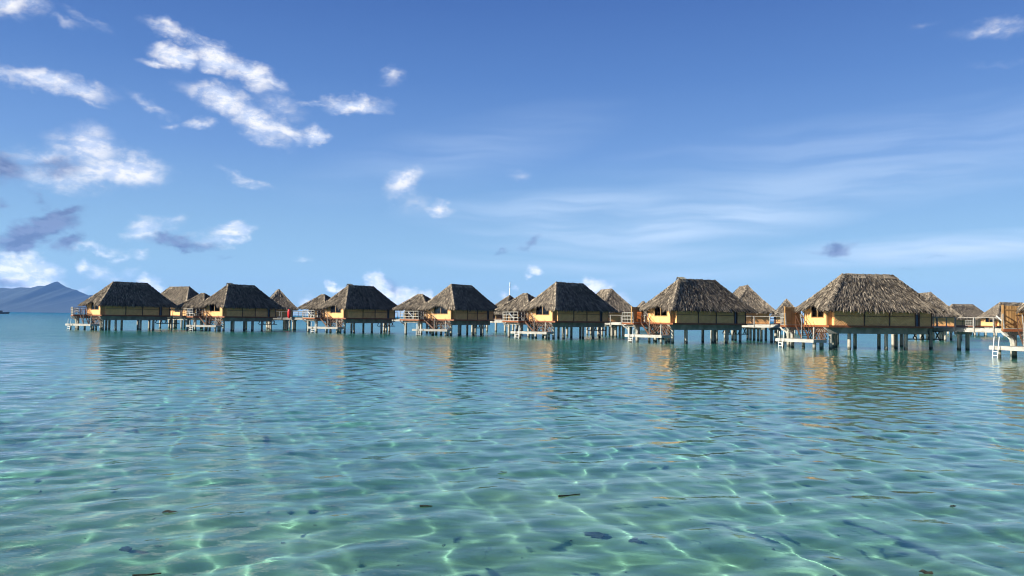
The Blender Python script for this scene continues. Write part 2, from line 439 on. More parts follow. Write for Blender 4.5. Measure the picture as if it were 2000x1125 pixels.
# ------------------------------------------------------------------ lagoon water: waves as real relief
def wave_field(X, Y, dr, seed=4):
    rng = np.random.RandomState(seed)
    Z = np.zeros_like(X)
    N = 64
    for i in range(N):
        lam = 0.26 * (9.0 ** (i / (N - 1)))           # 0.22 .. 2 m
        lam *= rng.uniform(0.93, 1.07)
        ang = R(90 + 62 * rng.randn() * 0.8 + 12)
        k = 2 * math.pi / lam
        slope = WAVE_SLOPE * (1.0 if lam > 0.5 else 0.62) * rng.uniform(0.5, 1.5)
        a = slope / k
        fade = np.clip((lam / dr - 2.2) / 2.5, 0, 1)
        ph = rng.uniform(0, 6.283)
        th = k * (X * math.cos(ang) + Y * math.sin(ang)) + ph
        # slow variation of the amplitude breaks the regularity
        g = 0.65 + 0.5 * np.sin(X * rng.uniform(-.5, .5) + Y * rng.uniform(-.5, .5) + rng.uniform(0, 6))
        Z += a * fade * g * np.sin(th)
    return Z
WAVE_SLOPE = 0.0146

def polar_sheet(name, ang, rad, zfun, cx=0.0, cy0=-3.0):
    A, Rr = np.meshgrid(ang, rad)                    # rows: radius
    X = cx + Rr * np.sin(A); Y = cy0 + Rr * np.cos(A)
    nr, na = X.shape
    dA = np.gradient(ang)[None, :] * Rr; dR = np.gradient(rad)[:, None] * np.ones_like(A)
    Z = zfun(X, Y, np.maximum(dA, dR))
    co = np.stack([X, Y, Z], -1).reshape(-1, 3)
    i = np.arange(nr - 1)[:, None] * na + np.arange(na - 1)[None, :]
    q = np.stack([i, i + na, i + na + 1, i + 1], -1).reshape(-1, 4)[:, ::-1]
    # close the circle and fill the hub
    j = np.arange(nr - 1) * na
    q2 = np.stack([j + na - 1, j + 2 * na - 1, j + na, j], -1)[:, ::-1]
    hub = len(co); co = np.vstack([co, [[cx, cy0, float(zfun(np.array([cx]), np.array([cy0]), np.array([9.0]))[0])]]])
    k = np.arange(na)
    tri = np.stack([np.full(na, hub), np.roll(k, -1), k], -1)
    me = bpy.data.meshes.new(name)
    nv = len(co); quads = np.vstack([q, q2])
    me.vertices.add(nv); me.vertices.foreach_set('co', co.astype(np.float32).ravel())
    nl = quads.size + tri.size
    me.loops.add(nl); me.loops.foreach_set('vertex_index', np.concatenate([quads.ravel(), tri.ravel()]).astype(np.int32))
    npoly = len(quads) + len(tri)
    st = np.concatenate([np.arange(len(quads)) * 4, quads.size + np.arange(len(tri)) * 3]).astype(np.int32)
    me.polygons.add(npoly); me.polygons.foreach_set('loop_start', st)
    me.update(calc_edges=True); me.validate()
    me.polygons.foreach_set('use_smooth', np.ones(npoly, bool))
    o = bpy.data.objects.new(name, me); COL.objects.link(o)
    # make sure faces look up
    if me.polygons[0].normal.z < 0: me.flip_normals()
    return o

front = np.linspace(R(-38), R(38), 700)
side = np.linspace(R(38), R(322), 48)[1:-1]
ang_all = np.concatenate([front, side])
rad = [3.0]
while rad[-1] < 190: rad.append(rad[-1] * 1.0042)
while rad[-1] < 22000: rad.append(rad[-1] * 1.10)
rad = np.array(rad)
water = polar_sheet('lagoon_water', ang_all, rad, wave_field)
water.data.materials.append(MAT['water']); tag(water, kind='structure')
water.cycles.is_caustics_caster = True

def bed(X, Y, dr):
    D = np.hypot(X, Y)
    z = -np.interp(D, [0, 6, 13, 25, 40, 80, 140, 230, 330, 500, 900, 3000], [0.91, 0.93, 1.02, 1.45, 1.95, 2.4, 2.6, 3.0, 5.0, 9, 14, 24])
    rng = np.random.RandomState(9)
    for i in range(14):
        lam = rng.uniform(1.2, 7); an = rng.uniform(0, 6.283); k = 6.283 / lam
        fade = np.clip((lam / dr - 2.2) / 2.5, 0, 1)
        z += fade * 0.011 * lam ** 0.5 * np.sin(k * (X * math.cos(an) + Y * math.sin(an)) + rng.uniform(0, 6))
    return z
radb = [3.0]
while radb[-1] < 100: radb.append(radb[-1] * 1.02)
while radb[-1] < 21800: radb.append(radb[-1] * 1.12)
seabed = polar_sheet('sandy_seabed', np.concatenate([np.linspace(R(-38), R(38), 200), side]), np.array(radb), bed)
seabed.data.materials.append(MAT['sand']); tag(seabed, kind='structure')
seabed.cycles.is_caustics_receiver = True

# ------------------------------------------------------------------ far mountain
def build_mountain():
    D0 = 6000.0
    prof = [(-420,600),(-330,560),(-240,535),(-160,548),(-90,556),(-40,562),(0,561),(22,562.5),(36,560),(60,561),(74,557),(88,557.5),(98,553),(109,548.5),(113,550.5),(120,558),(124,560),(132,560.5),(140,564),(148,565),(156,571),(168,576),(174,577),(179,574.5),(186,578),(200,583),(225,590),(250,598),(275,604),(300,611)]
    xs = np.array([a for a, _ in prof], float); ys = np.array([b for _, b in prof], float)
    nu, nv = 220, 70
    rng = np.random.RandomState(3)
    u = np.linspace(-420, 300, nu)
    top = np.interp(u, xs, ys)
    hor = 609 + 0.013 * u
    H = np.maximum((hor - top) / F_PX * D0, 0.0) * 1.0
    vs = []
    ph = rng.uniform(0, 6.28, (10,)); fr = rng.uniform(0.02, 0.12, (10,)); sk = rng.uniform(-3, 3, (10,))
    for j in range(nv):
        t = j / (nv - 1) * 2 - 1                     # -1 near shore .. 0 crest .. 1 far shore
        for i in range(nu):
            X = (u[i] - 1000) / F_PX * D0
            s = 1 - abs(t)
            rid = sum(math.sin(u[i] * fr[k] * 1.6 + sk[k] * t * 3 + ph[k]) for k in range(10)) / 10
            h = H[i] * (s ** 1.15) * (1 + 0.28 * rid * (1 - s) * 2.0 * s ** 0.3)
            if j == nv // 2 : h = H[i]
            vs.append((X + 60 * rid * t, D0 + t * 900 + 50 * rid * (1 - s), h - 3))
    fs = [(j*nu+i, j*nu+i+1, (j+1)*nu+i+1, (j+1)*nu+i) for j in range(nv-1) for i in range(nu-1)]
    me = bpy.data.meshes.new('mountain_island'); me.from_pydata(vs, [], fs); me.update()
    o = bpy.data.objects.new('mountain_island', me); COL.objects.link(o)
    me.materials.append(MAT['forest'])
    tag(o, kind='structure')
build_mountain()

# ------------------------------------------------------------------ the air
hz = MB(); hz.box((-7600, -7600, -40), (7600, 7600, 330))
haze = hz.build('haze', MAT['haze']); tag(haze, kind='stuff')

# the body of the water: absorbs red light along the way (a closed shell 4 mm round the waves)
wz_cache = np.array([v.co.z for v in water.data.vertices])
def body_top(X, Y, dr): return (wz_cache[:X.size].reshape(X.shape) if X.ndim == 2 else wave_field(X, Y, dr)) + 0.004
rb = list(rad[rad < 7300])
body = polar_sheet('lagoon_water_depth', ang_all, np.array(rb), body_top)
def close_shell(o, z):
    me = o.data; na = len(ang_all)
    bm = bmesh.new(); bm.from_mesh(me); bm.verts.ensure_lookup_table()
    rim = [bm.verts[(len(rb) - 1) * na + k] for k in range(na)]
    low = [bm.verts.new((v.co.x, v.co.y, z)) for v in rim]
    for k in range(na):
        j = (k + 1) % na; bm.faces.new((rim[k], rim[j], low[j], low[k]))
    bm.faces.new(low)
    bmesh.ops.recalc_face_normals(bm, faces=bm.faces)
    bm.to_mesh(me); bm.free()
close_shell(body, -30)
body.data.materials.append(MAT['depth']); tag(body, kind='structure')

# ------------------------------------------------------------------ the stilt bungalow
rng0 = random.Random(77)
# local plan: origin at the centre of the main roof, x along the ridge (window end at -x), y away from the seaward long side
LX, WY, EAVE, TOP = 11.9, 6.0, 3.6, 7.0
def lc(x, y, z=0.0): return Vector((x - LX / 2, y - WY / 2, z))

def thatch_face(mb, rng, e0, e1, r0, r1, vmin=None, row=0.21, wid=0.09, hip=True):
    """layered bundles on the face with eave e0-e1 and upper edge r0-r1 (all Vectors)"""
    e0, e1, r0, r1 = map(Vector, (e0, e1, r0, r1))
    nrm = (e1 - e0).cross(((r0 + r1) - (e0 + e1))).normalized()
    if nrm.z < 0: nrm = -nrm
    slope = (((r0 + r1) - (e0 + e1)) / 2).length
    def P(u, v):
        a = e0.lerp(e1, u); b = r0.lerp(r1, u); p = a.lerp(b, v)
        return p - nrm * (0.16 * math.sin(math.pi * min(max(v, 0), 1)) ** 1.0)
    vm = vmin or (lambda u: 0.0)
    nu, nv = 26, 12
    b = len(mb.v)
    for dz in (0.0, -0.16):
        g = len(mb.v)
        vs = []; fs = []
        for j in range(nv + 1):
            for i in range(nu + 1):
                u = i / nu; v = vm(u) + (1 - vm(u)) * j / nv
                q = P(u, v) + nrm * dz; vs.append(q)
        for j in range(nv):
            for i in range(nu):
                k = j * (nu + 1) + i; fs.append((k, k + 1, k + nu + 2, k + nu + 1))
        mb.add(vs, fs, 0.22)
    rows = int(slope / row)
    for k in range(rows + 1):
        v0 = k / rows * 0.985
        width = (e0.lerp(r0, v0) - e1.lerp(r1, v0)).length
        n = max(2, int(width / wid))
        for i in range(n):
            u = (i + 0.5 + rng.uniform(-0.45, 0.45)) / n
            m0 = vm(u)
            vb = max(v0, m0) + rng.uniform(-0.02, 0.02)
            if v0 < m0 - 1.2 * row / slope: continue
            at_eave = vb - m0 < 0.045
            ln = rng.uniform(0.38, 0.62); w = wid * rng.uniform(0.55, 1.15)
            drop = rng.uniform(0.08, 0.28) if at_eave else rng.uniform(-0.04, 0.10)
            lo = P(u, vb); hi = P(u, min(1.0, vb + ln / slope))
            d = (lo - hi).normalized()
            s = d.cross(nrm).normalized()
            tip = lo + d * drop + nrm * rng.uniform(0.025, 0.085)
            if at_eave: tip = tip + Vector((0, 0, -1)) * rng.uniform(0.0, 0.14)
            mid = lo.lerp(hi, 0.5) + nrm * rng.uniform(0.04, 0.09)
            top = hi + nrm * 0.02
            sk = s * rng.uniform(-0.06, 0.06)
            tw = nrm * rng.uniform(-0.035, 0.035)
            t = min(1.0, max(0.0, rng.gauss(0.5, 0.2)))
            vs = [tip - s * w * .30 + sk, tip + s * w * .30 + sk + tw, mid - s * w * .5, mid + s * w * .5 + tw, top - s * w * .5, top + s * w * .5]
            mb.add(vs, [(0, 1, 3, 2), (2, 3, 5, 4)], t)
            if at_eave and rng.random() < 0.85:        # second, thicker layer of the fringe
                dn = -nrm * rng.uniform(0.05, 0.16); ex = d * rng.uniform(-0.06, 0.12)
                mb.add([p + dn + ex for p in vs], [(0, 1, 3, 2), (2, 3, 5, 4)], t * 0.75)

def thatch_line(mb, rng, a, b, wid, tone=0.66, step=0.12):
    """cap bundles over a ridge or hip from a (top) to b (bottom)"""
    a, b = Vector(a), Vector(b); d = (b - a).normalized(); n = int((b - a).length / step)
    s = d.cross(Vector((0, 0, 1))).normalized(); u = s.cross(d)
    if u.z < 0: u = -u
    for i in range(n + 1):
        p = a.lerp(b, i / n)
        for side in (-1, 1):
            L = wid * rng.uniform(0.6, 1.15)
            lift = u * rng.uniform(0.03, 0.10)
            q = p + s * side * L - u * L * rng.uniform(0.45, 0.75) + d * rng.uniform(0.02, 0.22)
            e = d * rng.uniform(0.05, 0.11)
            t = min(1, max(0, rng.gauss(tone, 0.16)))
            mb.add([p - e + lift, p + e + lift, q + e * .7 + lift, q - e * .7 + lift], [(0, 1, 2, 3)], t)

def main_roof(seed):
    rng = random.Random(seed); mb = MB()
    A, B, C, D = lc(0, 0, EAVE), lc(LX, 0, EAVE), lc(LX, WY, EAVE), lc(0, WY, EAVE)
    r0, r1 = lc(3.45, WY / 2, TOP), lc(8.55, WY / 2, TOP)
    brow = lambda u: 0.175 * max(0.0, math.cos(min(1.0, abs(u - 0.47) / 0.24) * math.pi / 2)) ** 0.8
    thatch_face(mb, rng, A, B, r0, r1)
    thatch_face(mb, rng, D, C, r0, r1)
    thatch_face(mb, rng, A, D, r0, r0 + Vector((0, 0.01, 0)), vmin=brow)
    thatch_face(mb, rng, B, C, r1, r1 + Vector((0, 0.01, 0)))
    for a, b in ((r0, A), (r0, D), (r1, B), (r1, C)):
        sag = (a + b) / 2 - Vector((0, 0, 0.10))
        thatch_line(mb, rng, a, sag, 0.26, 0.62); thatch_line(mb, rng, sag, b - Vector((0, 0, .05)), 0.30, 0.66)
    return mb
def ridge_cap(seed):
    rng = random.Random(seed + 50); mb = MB()
    r0, r1 = lc(3.3, WY / 2, TOP + .05), lc(8.7, WY / 2, TOP + .05)
    n = 14
    for i in range(n):
        p, q = r0.lerp(r1, i / n), r0.lerp(r1, (i + 1.05) / n)
        z = rng.uniform(-0.03, 0.04); w = rng.uniform(0.28, 0.4)
        t = rng.uniform(0.5, 0.85)
        for s in (-1, 1):
            mb.add([p + Vector((0, 0, z)), q + Vector((0, 0, z)), q + Vector((0, s * w, z - .42)), p + Vector((0, s * w, z - .42))], [(0, 1, 2, 3)], t)
        mb.add([p + Vector((0, -w, z - .42)), p + Vector((0, w, z - .42)), p + Vector((0, 0, z))], [(0, 1, 2)], t)
        mb.add([q + Vector((0, -w, z - .42)), q + Vector((0, w, z - .42)), q + Vector((0, 0, z))], [(0, 1, 2)], t)
    return mb
def wing_roof(seed):
    rng = random.Random(seed + 9); mb = MB()
    x0, x1, y0, y1, ze = 0.35, 5.5, 4.6, 10.6, 3.55
    A, B, C, D = lc(x0, y0, ze), lc(x1, y0, ze), lc(x1, y1, ze), lc(x0, y1, ze)
    r0, r1 = lc(2.9, 7.5, 5.6), lc(2.9, 8.2, 5.6)
    thatch_face(mb, rng, D, A, r1, r0)
    thatch_face(mb, rng, A, B, r0, r0 + Vector((.01, 0, 0)))
    thatch_face(mb, rng, B, C, r0, r1)
    thatch_face(mb, rng, C, D, r1, r1 + Vector((-.01, 0, 0)))
    for a, b in ((r0, A), (r0, B), (r1, C), (r1, D), (r0, r1)): thatch_line(mb, rng, a, b, 0.24, 0.6)
    return mb

ROOFS = [(main_roof(s).mesh('thatch_roof'), ridge_cap(s).mesh('ridge_cap'), wing_roof(s).mesh('terrace_roof')) for s in (1, 2, 3)]
for trio in ROOFS:
    for me in trio: me.materials.append(MAT['thatch'])

def mbox(x0, y0, z0, x1, y1, z1, tone=None):
    mb = MB(); mb.box(lc(x0, y0, z0), lc(x1, y1, z1), tone); return mb

DECK = [(-1.2, 5.0), (0.5, 9.5), (5.2, 9.5), (5.2, 5.25), (0.7, 5.25)]
PLAT = [(-0.8, 0.7), (0.62, 0.95), (-0.1, 5.5), (-2.07, 5.4)]
def lp(poly): return [tuple(lc(x, y)[:2]) for x, y in poly]

def make_bungalow(name, screen=False, full=True, wing_on=True):
    root = empty(name)
    rf, cap, wing = ROOFS[0]
    def ob(nm, me, par):
        o = bpy.data.objects.new(nm, me); COL.objects.link(o); o.parent = par; return o
    roof = ob('thatch_roof', rf, root); ob('ridge_cap', cap, roof)
    if wing_on: ob('terrace_roof', wing, root)
    # ---- walls of the main room
    WZ0, WZ1 = 2.18, 4.3
    mb = MB()                                            # long seaward wall: panels between battens
    xs = [(1.42, 4.22), (4.34, 6.74), (6.86, 9.36), (9.86, 11.05)]
    for i, (a, b) in enumerate(xs):
        mb.box(lc(a, .80, WZ0), lc(b, .90, 3.02), 0.55 + 0.12 * (-1) ** i); mb.box(lc(a, .815, 3.06), lc(b, .915, WZ1), 0.42 + .1 * (i % 2))
    mb.box(lc(1.32, .80, WZ0), lc(1.418, 1.30, WZ1), 0.6)          # step towards the sun
    mb.box(lc(.84, 1.25, WZ0), lc(1.318, 1.35, WZ1), 0.5)          # recessed corner bay
    front = mb.build('long_wall', MAT['bamboo_weave'], root)
    mb = MB()
    for x in (4.28, 6.80, 9.42, 9.80, 11.06): mb.box(lc(x - .055, .76, WZ0), lc(x + .055, .915, WZ1), rng0.uniform(.3, .7))
    for a, b in ((1.42, 4.22), (4.34, 6.74), (6.86, 9.36), (9.86, 11.0)): mb.box(lc(a, .785, 3.02), lc(b, .90, 3.06), .3)
    mb.build('batten', MAT['brown_wood'], front)
    mb = mbox(9.475, .86, WZ0, 9.745, .90, 4.0); mb.build('shutter', MAT['blue_shutter'], root)  # narrow slit window, opaque, with the sky's reflection painted in as blue
    mb = MB()                                            # window end wall, with a real opening
    y0, y1, z0, z1 = 1.70, 3.95, 2.86, 4.10
    X0, X1 = .80, .90
    mb.box(lc(X0, 1.22, WZ0), lc(X1, 5.2, z0 - .02), .62)
    mb.box(lc(X0, 1.22, z0 - .015), lc(X1, y0, WZ1), .55)
    mb.box(lc(X0, y1, z0 - .015), lc(X1, 5.2, WZ1), .5)
    mb.box(lc(X0, y0 + .005, z1), lc(X1, y1 - .005, WZ1), .5)
    endw = mb.build('window_wall', MAT['bamboo_weave'], root)
    mb = MB()
    for (a, b, c, d) in ((y0, z0, y1, z0 + .07), (y0, z1 - .07, y1, z1), (y0, z0 + .075, y0 + .07, z1 - .075), (y1 - .07, z0 + .075, y1, z1 - .075), (2.80, z0 + .075, 2.86, z1 - .075)):
        mb.box(lc(X0 - .035, a, b), lc(X1 - .02, c, d), .35)
    for y in (1.20, 5.2): mbox(X0 - .04, y - .05, WZ0, X1 + .02, y + .05, WZ1, .7).build('corner_post', MAT['yellow_wood'], root)
    win = mb.build('window_frame', MAT['yellow_wood'], endw)
    mbox(X0 + .03, y0 + .07, z0 + .07, X0 + .04, y1 - .07, z1 - .07).build('pane', MAT['window_glass'], win)
    mbox(11.0, .92, WZ0, 11.1, 5.2, WZ1, .5).build('inner_wall', MAT['bamboo_weave'], root)
    mb = mbox(.92, 5.1, WZ0, 11.0, 5.2, WZ1, .5); mb.build('rear_wall', MAT['bamboo_weave'], root)
    # ---- floor edge and carrying beams
    mb = MB(); mb.box(lc(.70, .66, 1.99), lc(11.2, 5.24, 2.175)); mb.build('floor_edge', MAT['red_wood'], root)
    mb = MB()
    mb.box(lc(1.15, 1.30, 1.42), lc(11.0, 1.66, 1.985)); mb.box(lc(1.15, 4.30, 1.42), lc(11.0, 4.66, 1.985))
    for x in (1.3, 4.5, 8.0, 10.6): mb.box(lc(x - .15, 1.67, 1.55), lc(x + .15, 4.29, 1.98))
    mb.add([lc(.72, 1.30, 1.98), lc(1.148, 1.30, 1.98), lc(1.148, 1.30, 1.42), lc(.72, 1.66, 1.98), lc(1.148, 1.66, 1.98), lc(1.148, 1.66, 1.42)],
           [(0, 2, 1), (3, 4, 5), (0, 3, 5, 2), (0, 1, 4, 3), (1, 2, 5, 4)])
    mb.build('floor_beam', MAT['concrete'], root)
    for (x, y) in ((1.35, 1.48), (3.2, 1.48), (6.9, 1.48), (8.9, 1.48), (1.4, 4.48), (3.3, 4.48), (5.6, 4.48), (8.1, 4.48), (9.9, 4.48)):
        mb = MB(); mb.tube(lc(x, y, -2.8), lc(x, y, 1.43), .17, .16, 12); mb.build('pile', MAT['pile'], root)
    # ---- terrace
    mb = MB(); mb.prism(lp(DECK), 2.12, 2.18); deck = mb.build('terrace_deck', MAT['grey_wood'], root)
    mb = MB()
    for i in range(len(DECK) - 1):
        a, b = lc(*DECK[i], 2.02), lc(*DECK[i + 1], 2.02)
        if i == 3: continue
        mb.beam(a, b, .08, .19)
    mb.beam(lc(*DECK[-1], 2.02), lc(*DECK[0], 2.02), .07, .188)
    mb.build('fascia', MAT['red_wood'], deck)
    mb = MB(); mb.prism(lp([(-.6, 5.3), (.85, 9.2), (5.0, 9.2), (5.0, 5.4)]), 1.66, 2.0); mb.build('terrace_beam', MAT['concrete'], root)
    for (x, y, dx, dy) in ((-.25, 5.65, -.75, -.45), (.95, 8.9, -.5, .5)):
        mb = MB()                                        # stepped haunch swinging out to the deck edge
        pts = [(0, 1.05), (.05, 1.30), (.30, 1.52), (.72, 1.66), (1.0, 1.92)]
        prev = None
        for f, z in pts:
            p = lc(x + dx * f, y + dy * f, z)
            if prev is not None: mb.beam(prev, p + (p - prev) * .06, .22, .16)
            prev = p
        mb.build('bracket', MAT['white_wood'], root)
    for (x, y) in ((-.2, 5.7), (1.0, 8.8), (4.6, 8.8), (4.6, 6.2)):
        mb = MB(); mb.tube(lc(x, y, -2.8), lc(x, y, 1.70), .18, .17, 12); mb.build('pile', MAT['pile'], root)
    for (x, y) in ((.75, 5.35), (1.15, 7.3), (1.5, 9.3), (4.9, 9.3)) if wing_on else ():
        mb = MB(); mb.box(lc(x - .07, y - .07, 2.18), lc(x + .07, y + .07, 3.75)); mb.build('porch_post', MAT['yellow_wood'], root)
    if wing_on: mbox(2.9, 5.25, 2.18, 3.0, 9.3, 4.2).build('porch_wall', MAT['brown_wood'], root)
    if wing_on: mbox(1.6, 9.2, 2.18, 4.9, 9.28, 3.6).build('porch_wall', MAT['brown_wood'], root)
    # railing on the slanting outer edge and the short near edge
    mb = MB()
    E = [(-1.16, 5.1), (.5, 9.4)]
    for f in (0, .25, .5, .75, 1):
        p = lc(E[0][0] + (E[1][0] - E[0][0]) * f, E[0][1] + (E[1][1] - E[0][1]) * f, 2.1); mb.beam(p, p + Vector((-.07, 0, 1.13)), .07, .07)
    for z in (2.5, 2.85, 3.22):
        k = -.07 * (z - 2.1) / 1.13
        mb.beam(lc(E[0][0] + k, E[0][1], z), lc(E[1][0] + k, E[1][1], z), .05, .075)
    E2 = [(-1.10, 5.06), (.62, 5.2)]
    for f in (.33, .66, 1.0) if not screen else ():
        p = lc(E2[0][0] + (E2[1][0] - E2[0][0]) * f, E2[0][1] + (E2[1][1] - E2[0][1]) * f, 2.1); mb.beam(p, p + Vector((0, 0, 1.12)), .06, .06)
    for z in (2.52, 2.87, 3.205) if not screen else (): mb.beam(lc(*E2[0], z), lc(*E2[1], z), .05, .07)
    mb.build('railing', MAT['grey_wood'], root)
    if screen:
        mb = MB(); rg = random.Random(5)
        a, b = Vector((-1.0, 5.55)), Vector((.72, 5.80)); n = 15
        for i in range(n):
            p = a.lerp(b, (i + .05) / n); q = a.lerp(b, (i + .93) / n)
            mb.beam(lc((p.x+q.x)/2, (p.y+q.y)/2, 2.18), lc((p.x+q.x)/2, (p.y+q.y)/2, 3.85 + rg.uniform(-.02, .02)), .107, .02, rg.random())
        for z in (2.5, 3.55): mb.beam(lc(-1.0, 5.52, z), lc(.72, 5.77, z), .03, .1, .3)
        mb.beam(lc(-1.06, 5.54, 2.0), lc(-1.06, 5.54, 3.92), .12, .12, .8)
        mb.build('privacy_screen', MAT['yellow_wood'], root)
    if not full: return root
    # ---- bathing platform with ladder, steps and lattice skirt
    mb = MB(); n = 13
    A, B, Cc, Dd = [Vector((x, y)) for x, y in PLAT]
    for i in range(n):
        p0, p1 = A.lerp(Dd, (i + .03) / n), A.lerp(Dd, (i + .97) / n); q0, q1 = B.lerp(Cc, (i + .03) / n), B.lerp(Cc, (i + .97) / n)
        mb.prism(lp([p0, q0, q1, p1]), .80, .86, rng0.uniform(.2, .9))
    plat = mb.build('bathing_platform', MAT['white_wood'], root)
    mb = MB()
    mb.beam(lc(-.80, .69, .70), lc(-2.07, 5.40, .70), .07, .25); mb.beam(lc(-.80, .67, .70), lc(.62, .92, .70), .065, .245)
    mb.beam(lc(-2.07, 5.42, .70), lc(-.1, 5.5, .70), .065, .245)
    mb.build('fascia', MAT['white_wood'], plat)
    for (x, y) in ((-.45, 1.15), (-1.55, 5.0), (-.3, 3.4), (.3, 1.3)):
        mb = MB(); mb.tube(lc(x, y, -2.8), lc(x, y, .79), .15, .14, 10); mb.build('platform_pile', MAT['pile'], root)
    mb = MB()
    for dy in (0.0, .62):
        top = lc(-1.98 + .16 * dy, 4.75 - dy, 1.55); mb.tube(top, top + Vector((-.25, -.05, -2.5)), .03, .03, 8)
    for k in range(5):
        z = .45 - k * .28; a = lc(-1.98 - .25 * (1.55 - z) / 2.5, 4.75, z); mb.beam(a, a + Vector((.1, -.62, 0)), .04, .05)
    mb.build('ladder', MAT['white_paint'], root)
    mb = MB()
    s0, s1 = lc(-.35, 4.75, 2.08), lc(-.75, 2.85, .88)
    for d in (0, .7):
        mb.beam(s0 + Vector((d, 0, 0)), s1 + Vector((d, 0, 0)), .05, .2)
    for k in range(6):
        p = s0.lerp(s1, (k + .5) / 6); mb.beam(p, p + Vector((.7, 0, 0)), .24, .04)
    for d in (0, .7):
        mb.beam(s0 + Vector((d, 0, .95)), s1 + Vector((d, 0, .95)), .04, .05); mb.beam(s1 + Vector((d, 0, 0)), s1 + Vector((d, 0, .97)), .06, .06); mb.beam(s0 + Vector((d, 0, 0)), s0 + Vector((d, 0, .97)), .06, .06)
    mb.build('steps', MAT['brown_wood'], root)
    mb = MB(); p = lc(-.9, 2.6, .86); mb.tube(p, p + Vector((0, 0, 1.5)), .035, .035, 8); mb.tube(p + Vector((0, 0, 1.5)), p + Vector((.25, .75, 2.3)), .03, .03, 8)
    mb.build('handrail', MAT['grey_wood'], root)
    mb = MB(); mb.tube(lc(-.55, 1.1, .86), lc(-.5, 1.1, 1.98), .07, .06, 8); mb.build('mooring_post', MAT['white_wood'], root)
    mb = MB()                                            # herringbone slats under the window wall
    ya, yb, za, zb = 1.3, 4.9, .90, 1.98
    ym = (ya + yb) / 2; stp = .40; H = zb - za
    for half in (0, 1):
        k = -H
        while k < (yb - ya) / 2:
            # slat rising away from the middle, clipped to the half panel
            t0 = max(0, -k); t1 = min(H, (yb - ya) / 2 - k)
            if t1 - t0 > .08:
                sg = -1 if half == 0 else 1
                a = lc(.86, ym + sg * (k + t0), zb - t0); b = lc(.86, ym + sg * (k + t1), zb - t1)
                mb.beam(a, b, .028, .15, rng0.random())
            k += stp
    mb.box(lc(.83, ya, za - .07), lc(.90, yb, za - .002))
    mb.build('lattice_skirt', MAT['brown_wood'], root)
    # entrance bridge to the boardwalk at the landward end
    mb = MB(); mb.box(lc(11.12, 3.2, 2.03), lc(14.6, 4.6, 2.19)); br = mb.build('entrance_bridge', MAT['white_wood'], root)
    mb = MB()
    for x in (11.6, 13.0, 14.4): mb.beam(lc(x, 3.26, 2.19), lc(x, 3.26, 3.1), .07, .07)
    mb.beam(lc(11.3, 3.26, 3.08), lc(14.4, 3.26, 3.08), .05, .06); mb.build('railing', MAT['grey_wood'], br)
    mb = MB(); mb.tube(lc(13.2, 3.9, -2.8), lc(13.2, 3.9, 2.03), .16, .16, 10); mb.build('bridge_pile', MAT['pile'], root)
    mb = MB()
    for k in range(9):
        x = 10.9 + .4 * k; sg = 1 if k % 2 else -1
        mb.beam(lc(x, 3.9, 1.62), lc(x + .38 * sg, 3.9, 1.0), .03, .12)
    mb.box(lc(10.7, 3.87, .88), lc(14.5, 3.93, .985)); mb.box(lc(10.7, 3.87, 1.63), lc(14.5, 3.93, 1.74))
    mb.build('bridge_bracing', MAT['dark_wood'], root)
    return root


def children(o): return [c for c in list(COL.objects) if c.parent == o]
def copy_tree(o, parent=None):
    c = o.copy(); COL.objects.link(c)
    if parent: c.parent = parent
    for ch in KIDS.get(o.name, []): copy_tree(ch, c)
    return c
def index_kids():
    KIDS.clear()
    for o in COL.objects:
        if o.parent: KIDS.setdefault(o.parent.name, []).append(o)
KIDS = {}

def swap_roof(root, k):
    trio = dict(zip(('thatch_roof', 'ridge_cap', 'terrace_roof'), ROOFS[k % 3]))
    for o in COL.objects:
        p = o.parent
        if p and (p == root or p.parent == root):
            b = o.name.split('.')[0]
            if b in trio: o.data = trio[b]

proto_open = make_bungalow('stilt_bungalow')
proto_screen = make_bungalow('stilt_bungalow', screen=True, wing_on=False)
proto_plain = make_bungalow('stilt_bungalow', wing_on=False)
proto_back = make_bungalow('stilt_bungalow', full=False, wing_on=False)

GF = 'bungalows on stilts in the front row'
GB = 'bungalows on stilts behind the front row'
FRONT = [  # x, y, psi, screen, label
    (-56.7, 124.0, 52, 2, 'dark-roofed stilt bungalow at the seaward end of the row, beside the blue mountain'),
    (-41.5, 128.0, 61, 0, 'stilt bungalow second from the mountain, red float hanging just past it'),
    (-22.7, 125.5, 55, 0, 'third stilt bungalow from the mountain, with pale ridge tip and black roof side'),
    ( -7.1, 117.0, 60, 0, 'stilt bungalow with an almost black roof side and a curtain in its big window'),
    (  7.3, 106.0, 45, 0, 'stilt bungalow beside the mast-topped hut, light flecks along its black eave'),
    ( 20.6,  93.0, 28, 1, 'grey sunlit stilt bungalow with an orange chair on its terrace'),
    ( 33.6,  79.0,  9, 1, 'largest fully visible stilt bungalow, broad grey roof lit all over'),
    ( 43.3,  59.0, -8, 1, 'stilt bungalow cut off by the picture edge, tall orange-lit plank screen'),
]
front = []
index_kids()
used = {0: False, 1: False, 2: False}
for i, (x, y, psi, scr, lab) in enumerate(FRONT):
    src = (proto_open, proto_screen, proto_plain)[scr]
    o = src if not used[scr] else copy_tree(src)
    used[scr] = True
    o.location = (x, y, 0); o.rotation_euler = (0, 0, R(psi))
    tag(o, lab, 'bungalow', GF); front.append(o)

